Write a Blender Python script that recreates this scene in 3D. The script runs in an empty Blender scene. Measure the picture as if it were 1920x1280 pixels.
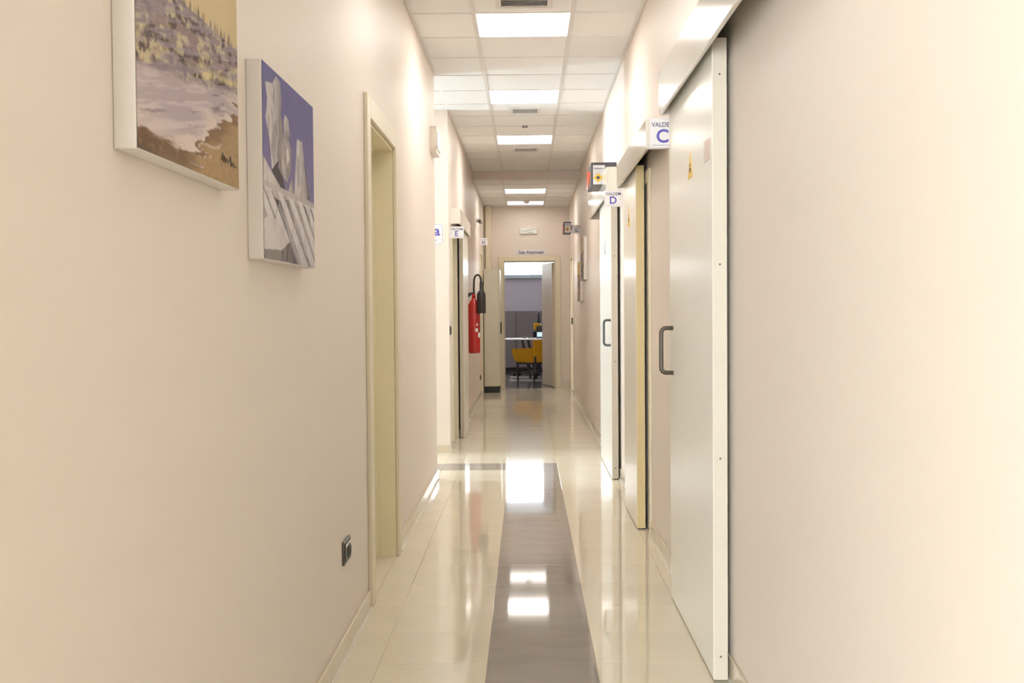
import bpy, bmesh, math, random
import numpy as np
from mathutils import Vector, Matrix
random.seed(7)
RNG = np.random.RandomState(11)
PI = math.pi
scene = bpy.context.scene
col = scene.collection

# ------------------------------------------------------------------ camera
YAW, PITCH, ROLL, F_PX = 0.0134, 0.0283, 0.0076, 2110.0
fw = Vector((-math.sin(YAW)*math.cos(PITCH), math.cos(YAW)*math.cos(PITCH), -math.sin(PITCH)))
rt = Vector((math.cos(YAW), math.sin(YAW), 0)); up = rt.cross(fw)
r2 = math.cos(ROLL)*rt - math.sin(ROLL)*up
u2 = math.cos(ROLL)*up + math.sin(ROLL)*rt
cam_d = bpy.data.cameras.new('camera'); cam = bpy.data.objects.new('camera', cam_d); col.objects.link(cam)
cam_d.sensor_width = 36.0; cam_d.lens = F_PX/1920*36.0; cam_d.clip_start = 0.02
cam.matrix_world = Matrix(((r2.x, u2.x, -fw.x, 0), (r2.y, u2.y, -fw.y, 0), (r2.z, u2.z, -fw.z, 1.30), (0, 0, 0, 1)))
scene.camera = cam

# ------------------------------------------------------------------ world, exposure
W_STR = 15.0            # daylight outside the windows
PANEL = 15.3            # LED ceiling panels
PANEL_COL = (1.0, 0.962, 0.915)
world = bpy.data.worlds.new('overcast_sky'); scene.world = world; world.use_nodes = True
bg = world.node_tree.nodes['Background']; bg.inputs[0].default_value = (0.96, 0.98, 1.0, 1); bg.inputs[1].default_value = W_STR
vs = scene.view_settings
vs.view_transform = 'Standard'; vs.look = 'None'; vs.gamma = 1.0; vs.exposure = 0.18
try: vs.use_curve_mapping = False
except Exception: pass
XS_WIN = -4.0          # glazing at the end of the side corridor
SIDE_W = 140.0          # daylight through the side corridor glazing
LOBBY_W = 790.0        # daylight through the lobby window behind the camera, on the left
def portal(name, loc, rot, sx, sy):                 # guides sky sampling through a window, gives no light itself
    d = bpy.data.lights.new(name, 'AREA'); d.shape = 'RECTANGLE'; d.size = sx; d.size_y = sy
    d.cycles.is_portal = True
    o = bpy.data.objects.new(name, d); o.location = loc; o.rotation_euler = rot; col.objects.link(o)
ld = bpy.data.lights.new('lobby_daylight', 'AREA'); ld.shape = 'RECTANGLE'; ld.size = 3.2; ld.size_y = 2.7; ld.energy = LOBBY_W; ld.color = (0.86, 0.94, 1.0)
lo = bpy.data.objects.new('lobby_daylight', ld); lo.location = (-2.42, -6.36, 1.45); lo.rotation_euler = (PI/2, 0, 0); col.objects.link(lo)
sd_ = bpy.data.lights.new('side_daylight', 'AREA'); sd_.shape = 'RECTANGLE'; sd_.size = 2.0; sd_.size_y = 0.62; sd_.energy = SIDE_W; sd_.color = (0.70, 0.87, 1.0)
so_ = bpy.data.objects.new('side_daylight', sd_); so_.location = (XS_WIN-0.16, 9.765, 1.9); so_.rotation_euler = (0, -PI/2, 0); col.objects.link(so_)
portal('sky_portal_office', (0, 24.42, 2.42), (-PI/2, 0, 0), 3.6, 0.75)

# ------------------------------------------------------------------ materials
MATS = {}
def mat(name, rgb, rough=0.5, spec=0.5, metal=0.0, var=0.0, bump=0.0, bscale=40, emis=None, estr=0, coat=0.0, noise=0.0, nscale=6, stretch=None):
    if name in MATS: return MATS[name]
    m = bpy.data.materials.new(name); m.use_nodes = True; nt = m.node_tree; b = nt.nodes['Principled BSDF']
    b.inputs['Base Color'].default_value = (*rgb, 1); b.inputs['Roughness'].default_value = rough
    b.inputs['Metallic'].default_value = metal; b.inputs['Specular IOR Level'].default_value = spec
    if coat: b.inputs['Coat Weight'].default_value = coat; b.inputs['Coat Roughness'].default_value = 0.06
    if emis: b.inputs['Emission Color'].default_value = (*emis, 1); b.inputs['Emission Strength'].default_value = estr
    last = None
    tc = nt.nodes.new('ShaderNodeTexCoord')
    vec = tc.outputs['Object']
    if stretch:
        mp = nt.nodes.new('ShaderNodeMapping'); mp.inputs['Scale'].default_value = stretch
        nt.links.new(vec, mp.inputs[0]); vec = mp.outputs[0]
    if noise or var:
        hsv = nt.nodes.new('ShaderNodeHueSaturation'); hsv.inputs['Color'].default_value = (*rgb, 1)
        add = nt.nodes.new('ShaderNodeMath'); add.operation = 'ADD'; add.inputs[0].default_value = 1.0; add.inputs[1].default_value = 0.0
        if noise:
            n = nt.nodes.new('ShaderNodeTexNoise'); n.inputs['Scale'].default_value = nscale; n.inputs['Detail'].default_value = 5
            nt.links.new(vec, n.inputs['Vector'])
            mr = nt.nodes.new('ShaderNodeMapRange'); mr.inputs[1].default_value = 0.3; mr.inputs[2].default_value = 0.7
            mr.inputs[3].default_value = -noise; mr.inputs[4].default_value = noise
            nt.links.new(n.outputs['Fac'], mr.inputs[0]); nt.links.new(mr.outputs[0], add.inputs[1])
        last = add
        if var:
            oi = nt.nodes.new('ShaderNodeObjectInfo'); mr2 = nt.nodes.new('ShaderNodeMapRange')
            mr2.inputs[3].default_value = -var; mr2.inputs[4].default_value = var
            nt.links.new(oi.outputs['Random'], mr2.inputs[0])
            ad2 = nt.nodes.new('ShaderNodeMath'); ad2.operation = 'ADD'
            nt.links.new(last.outputs[0], ad2.inputs[0]); nt.links.new(mr2.outputs[0], ad2.inputs[1]); last = ad2
        nt.links.new(last.outputs[0], hsv.inputs['Value']); nt.links.new(hsv.outputs[0], b.inputs['Base Color'])
    if bump:
        n2 = nt.nodes.new('ShaderNodeTexNoise'); n2.inputs['Scale'].default_value = bscale; n2.inputs['Detail'].default_value = 4
        nt.links.new(vec, n2.inputs['Vector'])
        bp = nt.nodes.new('ShaderNodeBump'); bp.inputs['Strength'].default_value = bump; bp.inputs['Distance'].default_value = 0.002
        nt.links.new(n2.outputs['Fac'], bp.inputs['Height']); nt.links.new(bp.outputs[0], b.inputs['Normal'])
    MATS[name] = m; return m
def glass_mat():
    m = bpy.data.materials.new('clear_glass'); m.use_nodes = True; nt = m.node_tree
    nt.nodes.remove(nt.nodes['Principled BSDF']); out = nt.nodes['Material Output']
    t = nt.nodes.new('ShaderNodeBsdfTransparent'); t.inputs[0].default_value = (0.96, 0.98, 0.98, 1)
    g = nt.nodes.new('ShaderNodeBsdfGlossy'); g.inputs['Roughness'].default_value = 0.02
    fr = nt.nodes.new('ShaderNodeFresnel'); fr.inputs[0].default_value = 1.45
    mx = nt.nodes.new('ShaderNodeMixShader')
    nt.links.new(fr.outputs[0], mx.inputs[0]); nt.links.new(t.outputs[0], mx.inputs[1]); nt.links.new(g.outputs[0], mx.inputs[2])
    nt.links.new(mx.outputs[0], out.inputs[0]); return m
def print_mat():
    m = bpy.data.materials.new('canvas_print'); m.use_nodes = True; nt = m.node_tree; b = nt.nodes['Principled BSDF']
    a = nt.nodes.new('ShaderNodeVertexColor'); a.layer_name = 'print'
    nt.links.new(a.outputs[0], b.inputs['Base Color']); b.inputs['Roughness'].default_value = 0.75
    b.inputs['Specular IOR Level'].default_value = 0.25
    n2 = nt.nodes.new('ShaderNodeTexNoise'); n2.inputs['Scale'].default_value = 700
    bp = nt.nodes.new('ShaderNodeBump'); bp.inputs['Strength'].default_value = 0.15; bp.inputs['Distance'].default_value = 0.001
    nt.links.new(n2.outputs['Fac'], bp.inputs['Height']); nt.links.new(bp.outputs[0], b.inputs['Normal']); return m

WALL = mat('cream_wall_paint', (0.825, 0.728, 0.645), 0.5, 0.25, bump=0.05, bscale=120)
CEIL = mat('ceiling_tile_white', (0.86, 0.85, 0.835), 0.9, 0.2, bump=0.25, bscale=220, var=0.012)
GRID = mat('ceiling_grid_white', (0.74, 0.71, 0.68), 0.5, 0.4)
PLENUM = mat('plenum_grey', (0.35, 0.33, 0.3), 0.9)
TILE = mat('polished_cream_tile', (0.79, 0.71, 0.56), 0.045, 0.6, var=0.012, noise=0.02, nscale=3)
DTILE = mat('polished_taupe_tile', (0.36, 0.315, 0.285), 0.05, 0.6, var=0.015, noise=0.07, nscale=4, stretch=(1, 2.6, 1))
GROUT = mat('tile_grout', (0.50, 0.42, 0.32), 0.8)
GREYFL = mat('polished_grey_tile', (0.17, 0.16, 0.155), 0.09, 0.5, noise=0.06, nscale=4, var=0.02)
BASE = mat('baseboard_tile', (0.70, 0.61, 0.47), 0.12, 0.5, noise=0.02)
CAULK = mat('white_caulk', (0.80, 0.75, 0.67), 0.6)
JAMBM = mat('jamb_matt', (0.74, 0.66, 0.51), 0.65, 0.2)
LACQ = mat('cream_lacquer', (0.91, 0.88, 0.80), 0.24, 0.14)
LACQ_SHADED = mat('cream_lacquer_shaded', (0.60, 0.53, 0.43), 0.35, 0.35)  # door lacquer darkened, weaker light on the leaf edges put into the colour
EDGE_BOUNCE = mat('honey_bounce_tint', (0.74, 0.58, 0.30), 0.35, 0.4)  # warm light bounced between surfaces, painted into this edge colour
HDR = mat('header_cover_lacquer', (0.80, 0.75, 0.67), 0.13, 0.6)
CASE = mat('casing_cream', (0.81, 0.72, 0.54), 0.42, 0.35)
JAMB = mat('jamb_cream', (0.90, 0.80, 0.55), 0.3, 0.3)
DARK = mat('dark_void', (0.03, 0.028, 0.026), 0.8)
SHADE = mat('track_dark_aluminium', (0.16, 0.14, 0.12), 0.5, metal=0.4)
VENTB = mat('vent_backing', (0.55, 0.50, 0.44), 0.7)
BROWN = mat('handle_brown', (0.085, 0.06, 0.042), 0.38, 0.5)
GREYH = mat('handle_grey', (0.10, 0.11, 0.115), 0.35, 0.5)
STEEL = mat('steel', (0.6, 0.6, 0.6), 0.25, metal=1.0)
BLACK = mat('black_plastic', (0.018, 0.017, 0.016), 0.35)
BRACK = mat('outlet_frame_metallic', (0.12, 0.115, 0.105), 0.3, metal=0.5)
WHITEP = mat('white_plastic', (0.82, 0.80, 0.78), 0.35)
CREAMP = mat('cream_plastic', (0.80, 0.73, 0.63), 0.35)
SIGN = mat('sign_white', (0.80, 0.775, 0.78), 0.3)
BLUE = mat('sign_blue_ink', (0.10, 0.085, 0.42), 0.5)
NAVY = mat('sign_navy_ink', (0.045, 0.05, 0.13), 0.5)
GREYI = mat('sign_grey_ink', (0.34, 0.33, 0.38), 0.5)
DGREY = mat('warning_box_grey', (0.075, 0.07, 0.075), 0.4)
REDL = mat('red_lens', (0.85, 0.05, 0.015), 0.2, emis=(1, 0.08, 0.02), estr=0.12)
YEL = mat('warning_yellow', (0.85, 0.55, 0.06), 0.4)
PINK = mat('pale_label', (0.76, 0.62, 0.55), 0.45)
RED = mat('extinguisher_red', (0.46, 0.010, 0.009), 0.22, 0.5, coat=0.3)
RUBBER = mat('black_rubber', (0.03, 0.026, 0.023), 0.45)
LOCK = mat('locker_greige', (0.70, 0.655, 0.54), 0.4)
PLINTH = mat('locker_plinth', (0.028, 0.033, 0.033), 0.5)
CANVAS = mat('canvas_white', (0.80, 0.74, 0.70), 0.8, bump=0.2, bscale=500)
EMIT = mat('led_diffuser', (0.9, 0.9, 0.9), 0.6, emis=PANEL_COL, estr=PANEL)
EMITN = mat('led_diffuser_near', (0.9, 0.9, 0.9), 0.6, emis=PANEL_COL, estr=PANEL*0.5)
EMITF = mat('led_diffuser_low', (0.9, 0.9, 0.9), 0.6, emis=PANEL_COL, estr=PANEL*0.1)
EMITM = mat('led_diffuser_mid', (0.9, 0.9, 0.9), 0.6, emis=PANEL_COL, estr=PANEL*0.9)
EMITL = mat('led_diffuser_dim', (0.9, 0.9, 0.9), 0.6, emis=PANEL_COL, estr=PANEL*0.31)
MUSTARD = mat('mustard_fabric', (0.62, 0.30, 0.012), 0.85, 0.2, bump=0.3, bscale=300)
ROOMW = mat('office_wall_grey', (0.66, 0.62, 0.66), 0.7)
OCAB = mat('office_cabinet_taupe', (0.27, 0.23, 0.23), 0.5)
OCABD = mat('office_cabinet_gap', (0.05, 0.042, 0.042), 0.6)
DESK = mat('desk_white', (0.85, 0.84, 0.82), 0.3)
WFRAME = mat('window_frame_light_blue', (0.62, 0.70, 0.76), 0.4)
SCREEN = mat('laptop_screen', (0.05, 0.06, 0.07), 0.2, emis=(0.62, 0.82, 1.0), estr=0.9)
LEAF = mat('office_door_leaf', (0.66, 0.55, 0.41), 0.45)
GREEN = mat('exit_green_faint', (0.50, 0.60, 0.50), 0.5)
GLASS = glass_mat(); PRINT = print_mat()

# ------------------------------------------------------------------ mesh helpers
class MB:
    def __init__(s): s.bm = bmesh.new(); s.mi = 0
    def _m(s, faces):
        for f in faces: f.material_index = s.mi
    def box(s, x0, x1, y0, y1, z0, z1, bev=0.0, seg=2, rot=None, piv=None):
        r = bmesh.ops.create_cube(s.bm, size=1.0); vs_ = r['verts']
        for v in vs_:
            v.co = Vector(((x0+x1)/2+v.co.x*(x1-x0), (y0+y1)/2+v.co.y*(y1-y0), (z0+z1)/2+v.co.z*(z1-z0)))
        fs = list({f for v in vs_ for f in v.link_faces}); s._m(fs)
        if bev:
            es = list({e for v in vs_ for e in v.link_edges})
            g = bmesh.ops.bevel(s.bm, geom=es, offset=bev, segments=seg, affect='EDGES', profile=0.5)
            s._m(g['faces']); vs_ = list({v for f in g['faces'] for v in f.verts} | {v for v in vs_ if v.is_valid})
        if rot is not None:
            bmesh.ops.rotate(s.bm, verts=vs_, cent=Vector(piv), matrix=rot)
        return s
    def cyl(s, a, b, r0, r1=None, n=16, caps=True):
        a = Vector(a); b = Vector(b); r1 = r0 if r1 is None else r1
        d = (b-a); q = d.to_track_quat('Z', 'Y').to_matrix()
        ra = []; rb = []
        for i in range(n):
            t = 2*PI*i/n; o = q @ Vector((math.cos(t), math.sin(t), 0))
            ra.append(s.bm.verts.new(a+o*r0)); rb.append(s.bm.verts.new(b+o*r1))
        fs = [s.bm.faces.new((ra[i], ra[(i+1) % n], rb[(i+1) % n], rb[i])) for i in range(n)]
        for f in fs: f.smooth = True
        if caps:
            fs += [s.bm.faces.new(ra[::-1]), s.bm.faces.new(rb)]
        s._m(fs); return s
    def lathe(s, prof, cx, cy, n=24):                     # prof: list of (r, z)
        rings = []
        for r, z in prof:
            rings.append([s.bm.verts.new((cx+r*math.cos(2*PI*i/n), cy+r*math.sin(2*PI*i/n), z)) for i in range(n)])
        fs = []
        for A, B in zip(rings, rings[1:]):
            for i in range(n):
                f = s.bm.faces.new((A[i], A[(i+1) % n], B[(i+1) % n], B[i])); f.smooth = True; fs.append(f)
        fs += [s.bm.faces.new(rings[0][::-1]), s.bm.faces.new(rings[-1])]; s._m(fs); return s
    def tube(s, pts, r, n=10):
        pts = [Vector(p) for p in pts]; rings = []; prev = None
        for i, p in enumerate(pts):
            d = (pts[min(i+1, len(pts)-1)]-pts[max(i-1, 0)]).normalized()
            if prev is None:
                ax = Vector((0, 0, 1)) if abs(d.z) < 0.9 else Vector((1, 0, 0)); nn = d.cross(ax).normalized()
            else: nn = (prev-d*prev.dot(d)).normalized()
            prev = nn; bb = d.cross(nn)
            rings.append([s.bm.verts.new(p+(nn*math.cos(2*PI*k/n)+bb*math.sin(2*PI*k/n))*r) for k in range(n)])
        fs = []
        for A, B in zip(rings, rings[1:]):
            for k in range(n):
                f = s.bm.faces.new((A[k], A[(k+1) % n], B[(k+1) % n], B[k])); f.smooth = True; fs.append(f)
        fs += [s.bm.faces.new(rings[0][::-1]), s.bm.faces.new(rings[-1])]; s._m(fs); return s
    def prism(s, poly, vec):                              # poly: 3D points, extruded by vec
        vec = Vector(vec); a = [s.bm.verts.new(Vector(p)) for p in poly]; b = [s.bm.verts.new(Vector(p)+vec) for p in poly]
        n = len(a); fs = [s.bm.faces.new(a[::-1]), s.bm.faces.new(b)]
        fs += [s.bm.faces.new((a[i], a[(i+1) % n], b[(i+1) % n], b[i])) for i in range(n)]
        s._m(fs); return s
    def build(s, name, mats, parent=None, label=None, cat=None, group=None, kind=None, local=False, origin=None):
        bmesh.ops.recalc_face_normals(s.bm, faces=s.bm.faces[:])
        if parent is None or not local:
            pass
        cs = [v.co for v in s.bm.verts]
        if origin is None:
            lo = Vector([min(c[i] for c in cs) for i in range(3)]); hi = Vector([max(c[i] for c in cs) for i in range(3)])
            origin = Vector(((lo.x+hi.x)/2, (lo.y+hi.y)/2, lo.z))
        origin = Vector(origin)
        for v in s.bm.verts: v.co -= origin
        me = bpy.data.meshes.new(name); s.bm.to_mesh(me); s.bm.free()
        for m in (mats if isinstance(mats, (list, tuple)) else [mats]): me.materials.append(m)
        o = bpy.data.objects.new(name, me); col.objects.link(o)
        if parent is None: o.location = origin
        elif local: o.parent = parent; o.location = origin
        else: o.parent = parent; o.location = origin-WLOC[parent.name]
        WLOC[o.name] = origin.copy()
        tag(o, label, cat, group, kind); return o
WLOC = {}
def tag(o, label=None, cat=None, group=None, kind=None):
    if label: o['label'] = label
    if cat: o['category'] = cat
    if group: o['group'] = group
    if kind: o['kind'] = kind
def thing(name, loc, label, cat, group=None, kind=None, rz=0):
    o = bpy.data.objects.new(name, None); col.objects.link(o); o.location = loc; o.rotation_euler = (0, 0, rz)
    o.empty_display_size = 0.05
    WLOC[o.name] = Vector(loc); tag(o, label, cat, group, kind); return o
def bx(name, m, parent, *b, bev=0.0, **k): return MB().box(*b, bev=bev).build(name, m, parent, **k)
def text_mesh(body, size, ext=0.0006, align='CENTER', bold=0.022):
    c = bpy.data.curves.new('lettering', 'FONT'); c.body = body; c.size = size; c.extrude = ext; c.align_x = align; c.align_y = 'CENTER'; c.offset = bold*size
    t = bpy.data.objects.new('lettering_tmp', c); col.objects.link(t)
    dg = bpy.context.evaluated_depsgraph_get(); me = bpy.data.meshes.new_from_object(t.evaluated_get(dg))
    bpy.data.objects.remove(t); bpy.data.curves.remove(c); return me
def text(body, size, width, m, parent, pos, axes=((1, 0, 0), (0, 0, 1)), bold=0.02, name='lettering'):
    """flat lettering centred on pos (world), reading along axes[0], up along axes[1]; scaled to the given width"""
    me = text_mesh(body, size, bold=bold); ex, ez = Vector(axes[0]), Vector(axes[1]); n = ex.cross(ez)
    xs = [v.co.x for v in me.vertices]; ys = [v.co.y for v in me.vertices]
    cx, cy = (min(xs)+max(xs))/2, (min(ys)+max(ys))/2; sx = width/(max(xs)-min(xs)) if width else 1
    for v in me.vertices: v.co = ex*((v.co.x-cx)*sx)+ez*(v.co.y-cy)+n*v.co.z
    me.name = name; me.materials.clear(); me.materials.append(m)
    o = bpy.data.objects.new(name, me); col.objects.link(o); o.parent = parent; o.location = Vector(pos)-WLOC[parent.name]
    WLOC[o.name] = Vector(pos); return o
def inst(name, me, parent, loc):
    o = bpy.data.objects.new(name, me); col.objects.link(o); o.parent = parent; o.location = Vector(loc)-WLOC[parent.name]; return o
TM = {}
def slab_mesh(name, w, d, t, ch, m, down=False):
    """a tile: w x d, thickness t, chamfered edge on its show face (top, or bottom when down)"""
    key = (name, round(w, 4), round(d, 4), m.name)
    if key in TM: return TM[key]
    s = -1 if not down else 1
    def ring(i, z): return [(-w/2+i, -d/2+i, z), (w/2-i, -d/2+i, z), (w/2-i, d/2-i, z), (-w/2+i, d/2-i, z)]
    v = ring(ch, 0)+ring(0, s*ch)+ring(0, s*t)
    f = [(0, 1, 2, 3)]
    for k in (0, 4):
        for i in range(4): f.append((k+i, k+4+i, k+4+(i+1) % 4, k+(i+1) % 4))
    f.append((11, 10, 9, 8))
    me = bpy.data.meshes.new(name); me.from_pydata(v, [], f); me.materials.append(m)
    b = bmesh.new(); b.from_mesh(me); bmesh.ops.recalc_face_normals(b, faces=b.faces[:]); b.to_mesh(me); b.free()
    TM[key] = me; return me

# ------------------------------------------------------------------ dimensions (metres)
XL, XR, H1, H2 = -0.70, 0.71, 3.094, 2.993
Y0, YB, YE = -6.20, 14.66, 18.60          # back wall, ceiling step, end wall
YS0, YS1 = 8.65, 10.13                    # side corridor on the left
XS = XS_WIN                                 # its far end
WT = 0.24

# ------------------------------------------------------------------ floor
def structure(mb, name, m, origin=(0, 0, 0), parent=None, **k):
    return mb.build(name, m, parent, kind='structure' if parent is None else None, origin=origin, **k)
fl = MB(); fl.box(XR+WT, 3.7, Y0-0.2, 1.69, -0.12, -0.0016); fl.box(-4.4, XL-WT, Y0-0.2, 1.54, -0.12, -0.0016); fl.box(XL-WT, XR+WT, Y0-0.2, YE+0.2, -0.12, -0.0016); fl.box(XS-0.2, XL-WT, YS0-0.2, YS1+0.2, -0.12, -0.0016)
floor = structure(fl, 'floor', GROUT)
floor['label'] = 'polished cream tiled corridor floor with a dark taupe tile strip'; 
G = 0.0018
def ftile(x0, x1, y0, y1, m):
    w, d = x1-x0-G, y1-y0-G
    inst('floor_tile', slab_mesh('floor_tile', w, d, 0.01, 0.0008, m), floor, ((x0+x1)/2, (y0+y1)/2, random.uniform(-0.0002, 0.0002)))
cx = [XL+0.001, -0.555, -0.155, 0.245, 0.645, XR-0.001]
rows = [5.70-0.4*k for k in range(11, 0, -1)]+[5.70+0.4*k for k in range(0, 9)]+[9.10, 9.50]+[9.5+0.4*k for k in range(1, 23)]+[YE]
for y0, y1 in zip(rows, rows[1:]):
    for i in range(5):
        dark = (i == 2 and y1 < 9.51) or (abs(y0-9.10) < 0.01 and i <= 2)
        ftile(cx[i], cx[i+1], y0, y1, DTILE if dark else TILE)
inst('floor_tile', slab_mesh('floor_tile', 1.40, rows[0]-0.1, 0.01, 0.0008, TILE), floor, (0.005, (rows[0]+0.1)/2, 0))
for a_ in range(4):
    for b_ in range(5): inst('floor_tile', slab_mesh('floor_tile', 1.2275-G, 1.26-G, 0.01, 0.0008, TILE), floor, (-4.2+1.2275*(a_+0.5), Y0+1.26*(b_+0.5), 0))
inst('floor_tile', slab_mesh('floor_tile', 3.5-G, 1.2-G, 0.01, 0.0008, TILE), floor, (-2.45, 0.7, 0))
for b_ in range(6): inst('floor_tile', slab_mesh('floor_tile', 2.78-G, 1.275-G, 0.01, 0.0008, TILE), floor, (2.101, Y0+1.275*(b_+0.5), 0))
sx = [XL-0.255-0.4*k for k in range(8)]+[XS]
sx = [XL+0.001]+[v for v in sx]
for y0, y1 in [(8.66, 8.90), (8.90, 9.10), (9.10, 9.50), (9.50, 9.90), (9.90, 10.12)]:
    for a, b in zip(sx, sx[1:]): ftile(b, a, y0, y1, DTILE if y0 == 9.10 else TILE)
# doorways: same cream tile on the sills
for (a, b, c, d) in [(-0.94, XL, 4.98, 5.93), (-0.94, XL, 10.53, 11.40)]: ftile(a, b, c, d, TILE)

# ------------------------------------------------------------------ walls
w = MB()
def wl(y0, y1, z0=0, z1=H1+0.25): w.box(XL-WT, XL, y0, y1, z0-0.05 if z0 == 0 else z0, z1)
wl(1.3, 4.98); wl(4.98, 5.93, 2.15); wl(5.93, YS0)
wl(YS1, 10.53); wl(10.53, 11.40, 2.10); wl(11.40, 16.98); wl(16.98, 17.55, 2.15); wl(17.55, YE)
w.box(XL-WT-0.02, XL-WT+0.03, 16.98, 17.55, -0.05, 2.2)
structure(w, 'wall_left', WALL)
w = MB(); w.box(XR, XR+WT, 1.45, 17.02, -0.05, H1+0.25); w.box(XR, XR+WT, 17.02, 18.10, 2.08, H1+0.25); w.box(XR, XR+WT, 18.10, YE, -0.05, H1+0.25)
structure(w, 'wall_right', WALL)
w = MB(); w.box(XS-0.2, XL-WT, YS1, YS1+0.2, -0.05, H1+0.25); structure(w, 'wall_side_far', WALL)
w = MB(); w.box(XS-0.2, XL-WT, YS0-0.2, YS0, -0.05, H1+0.25); structure(w, 'wall_side_near', WALL)
w = MB(); w.box(-4.4, -4.02, Y0-0.2, Y0, -0.05, H1+0.25); w.box(-0.82, 3.7, Y0-0.2, Y0, -0.05, H1+0.25); w.box(-4.02, -0.82, Y0-0.2, Y0, 2.8, H1+0.25); w.box(-4.02, -0.82, Y0-0.2, Y0, -0.05, 0.1); structure(w, 'wall_back', WALL)
w = MB(); w.box(3.5, 3.7, Y0-0.2, 1.69, -0.05, H1+0.25); structure(w, 'wall_lobby_right', WALL)
w = MB(); w.box(XR+WT, 3.5, 1.45, 1.69, -0.05, H1+0.25); structure(w, 'wall_lobby_corner', WALL)
w = MB(); w.box(-4.4, -4.2, Y0-0.2, 1.54, -0.05, H1+0.25); structure(w, 'wall_lobby_left', WALL)
w = MB(); w.box(-4.2, XL-WT, 1.3, 1.54, -0.05, H1+0.25); structure(w, 'wall_lobby_front', WALL)
w = MB(); w.box(-2.2, -0.375, YE, YE+0.16, -0.05, 3.3); w.box(0.465, 2.2, YE, YE+0.16, -0.05, 3.3); w.box(-0.375, 0.465, YE, YE+0.16, 2.09, 3.3)
structure(w, 'wall_end', WALL)
w = MB(); w.box(XL, XR, YB, YB+0.10, H2, H1+0.2); structure(w, 'wall_bulkhead', WALL)

# baseboards
def baseboard(name, boxes, axis):
    b = MB(); c = MB()
    for (x0, x1, y0, y1) in boxes:
        b.box(x0, x1, y0, y1, 0.0, 0.082, bev=0.002, seg=1)
        if axis == 'L': c.box(x1, x1+0.006, y0, y1, 0, 0.006)
        elif axis == 'R': c.box(x0-0.006, x0, y0, y1, 0, 0.007)
        else: c.box(x0, x1, y0-0.006, y0, 0, 0.007)
    o = structure(b, name, BASE); c.build('caulk_line', CAULK, o)
baseboard('baseboard_left', [(XL, XL+0.011, 1.3, 4.878), (XL, XL+0.011, 6.03, YS0), (XL, XL+0.011, YS1, 10.46), (XL, XL+0.011, 11.47, 16.91)], 'L')
baseboard('baseboard_right', [(XR-0.011, XR, 1.45, 6.42), (XR-0.011, XR, 7.62, 16.93)], 'R')
baseboard('baseboard_side', [(XS, XL+0.011, YS1-0.011, YS1)], 'F')
baseboard('baseboard_end', [(0.555, XR-0.001, YE-0.011, YE)], 'F')

# ------------------------------------------------------------------ ceiling: slab, tiles, grid
c_ = MB(); c_.box(XR+WT, 3.7, Y0-0.2, 1.69, H1+0.20, H1+0.3); c_.box(-4.4, XL-WT, Y0-0.2, 1.54, H1+0.20, H1+0.3); c_.box(XL-WT, XR+WT, Y0-0.2, YB+0.1, H1+0.20, H1+0.3); c_.box(XL-WT, XR+WT, YB+0.1, YE+0.05, H2+0.12, H1+0.3)
c_.box(XS-0.2, XL-WT, YS0-0.2, YS1+0.2, H1+0.20, H1+0.3)
ceiling = structure(c_, 'ceiling', PLENUM)
ceiling['label'] = 'suspended ceiling of white square tiles in a metal grid'
XC0, XC1 = -0.31, 0.29
def ctile(x0, x1, y0, y1, z):
    inst('ceiling_tile', slab_mesh('ceiling_tile', x1-x0-0.004, y1-y0-0.004, 0.015, 0.003, CEIL, down=True), ceiling, ((x0+x1)/2, (y0+y1)/2, z+random.uniform(0, 0.0012)))
lights_y = [6.86+0.6*k for k in (-8, -4, 0, 4, 8)]
lights_low = [YB+1.2, YB+3.0]
def cbar(name, x0, x1, y0, y1, z):
    me = slab_mesh(name, x1-x0, y1-y0, 0.01, 0.001, GRID, down=True); inst(name, me, ceiling, ((x0+x1)/2, (y0+y1)/2, z-0.0035))
k = -9
while 6.86+0.6*k < YB-0.05:
    y0 = 6.86+0.6*k; y1 = min(y0+0.6, YB)
    if 8.6 < y0 < 9.3: ctile(-0.91, XC0, y0, y1, H1)                  # whole tiles run on into the side corridor
    elif 9.8 < y0 < 9.9: ctile(-0.91, XC0, y0, YS1, H1); ctile(XL+0.002, XC0, YS1, y1, H1)
    else: ctile(XL+0.002, XC0, y0, y1, H1)
    ctile(XC1, XR-0.002, y0, y1, H1)
    if not any(abs(y0-l) < 0.05 for l in lights_y): ctile(XC0, XC1, y0, y1, H1)
    for a, b in ((XL+0.022, XC0-0.014), (XC0+0.014, XC1-0.014), (XC1+0.014, XR-0.022)):
        cbar('cross_tee', a, b, y1-0.0085, y1+0.0085, H1)
    k += 1
yy = [YB+0.6*j for j in range(7)]+[YE]
for y0, y1 in zip(yy, yy[1:]):
    y0b = y0+0.1 if y0 == YB else y0
    ctile(XL+0.002, XC0, y0b, y1, H2); ctile(XC1, XR-0.002, y0b, y1, H2)
    if not any(abs(y0-l) < 0.05 for l in lights_low): ctile(XC0, XC1, y0b, y1, H2)
    if y1 < YE:
        for a, b in ((XL+0.022, XC0-0.014), (XC0+0.014, XC1-0.014), (XC1+0.014, XR-0.022)): cbar('cross_tee', a, b, y1-0.0085, y1+0.0085, H2)
for x in (XC0, XC1):
    cbar('main_runner', x-0.014, x+0.014, 1.46, YB, H1); cbar('main_runner', x-0.014, x+0.014, YB+0.1, YE, H2)
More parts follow.
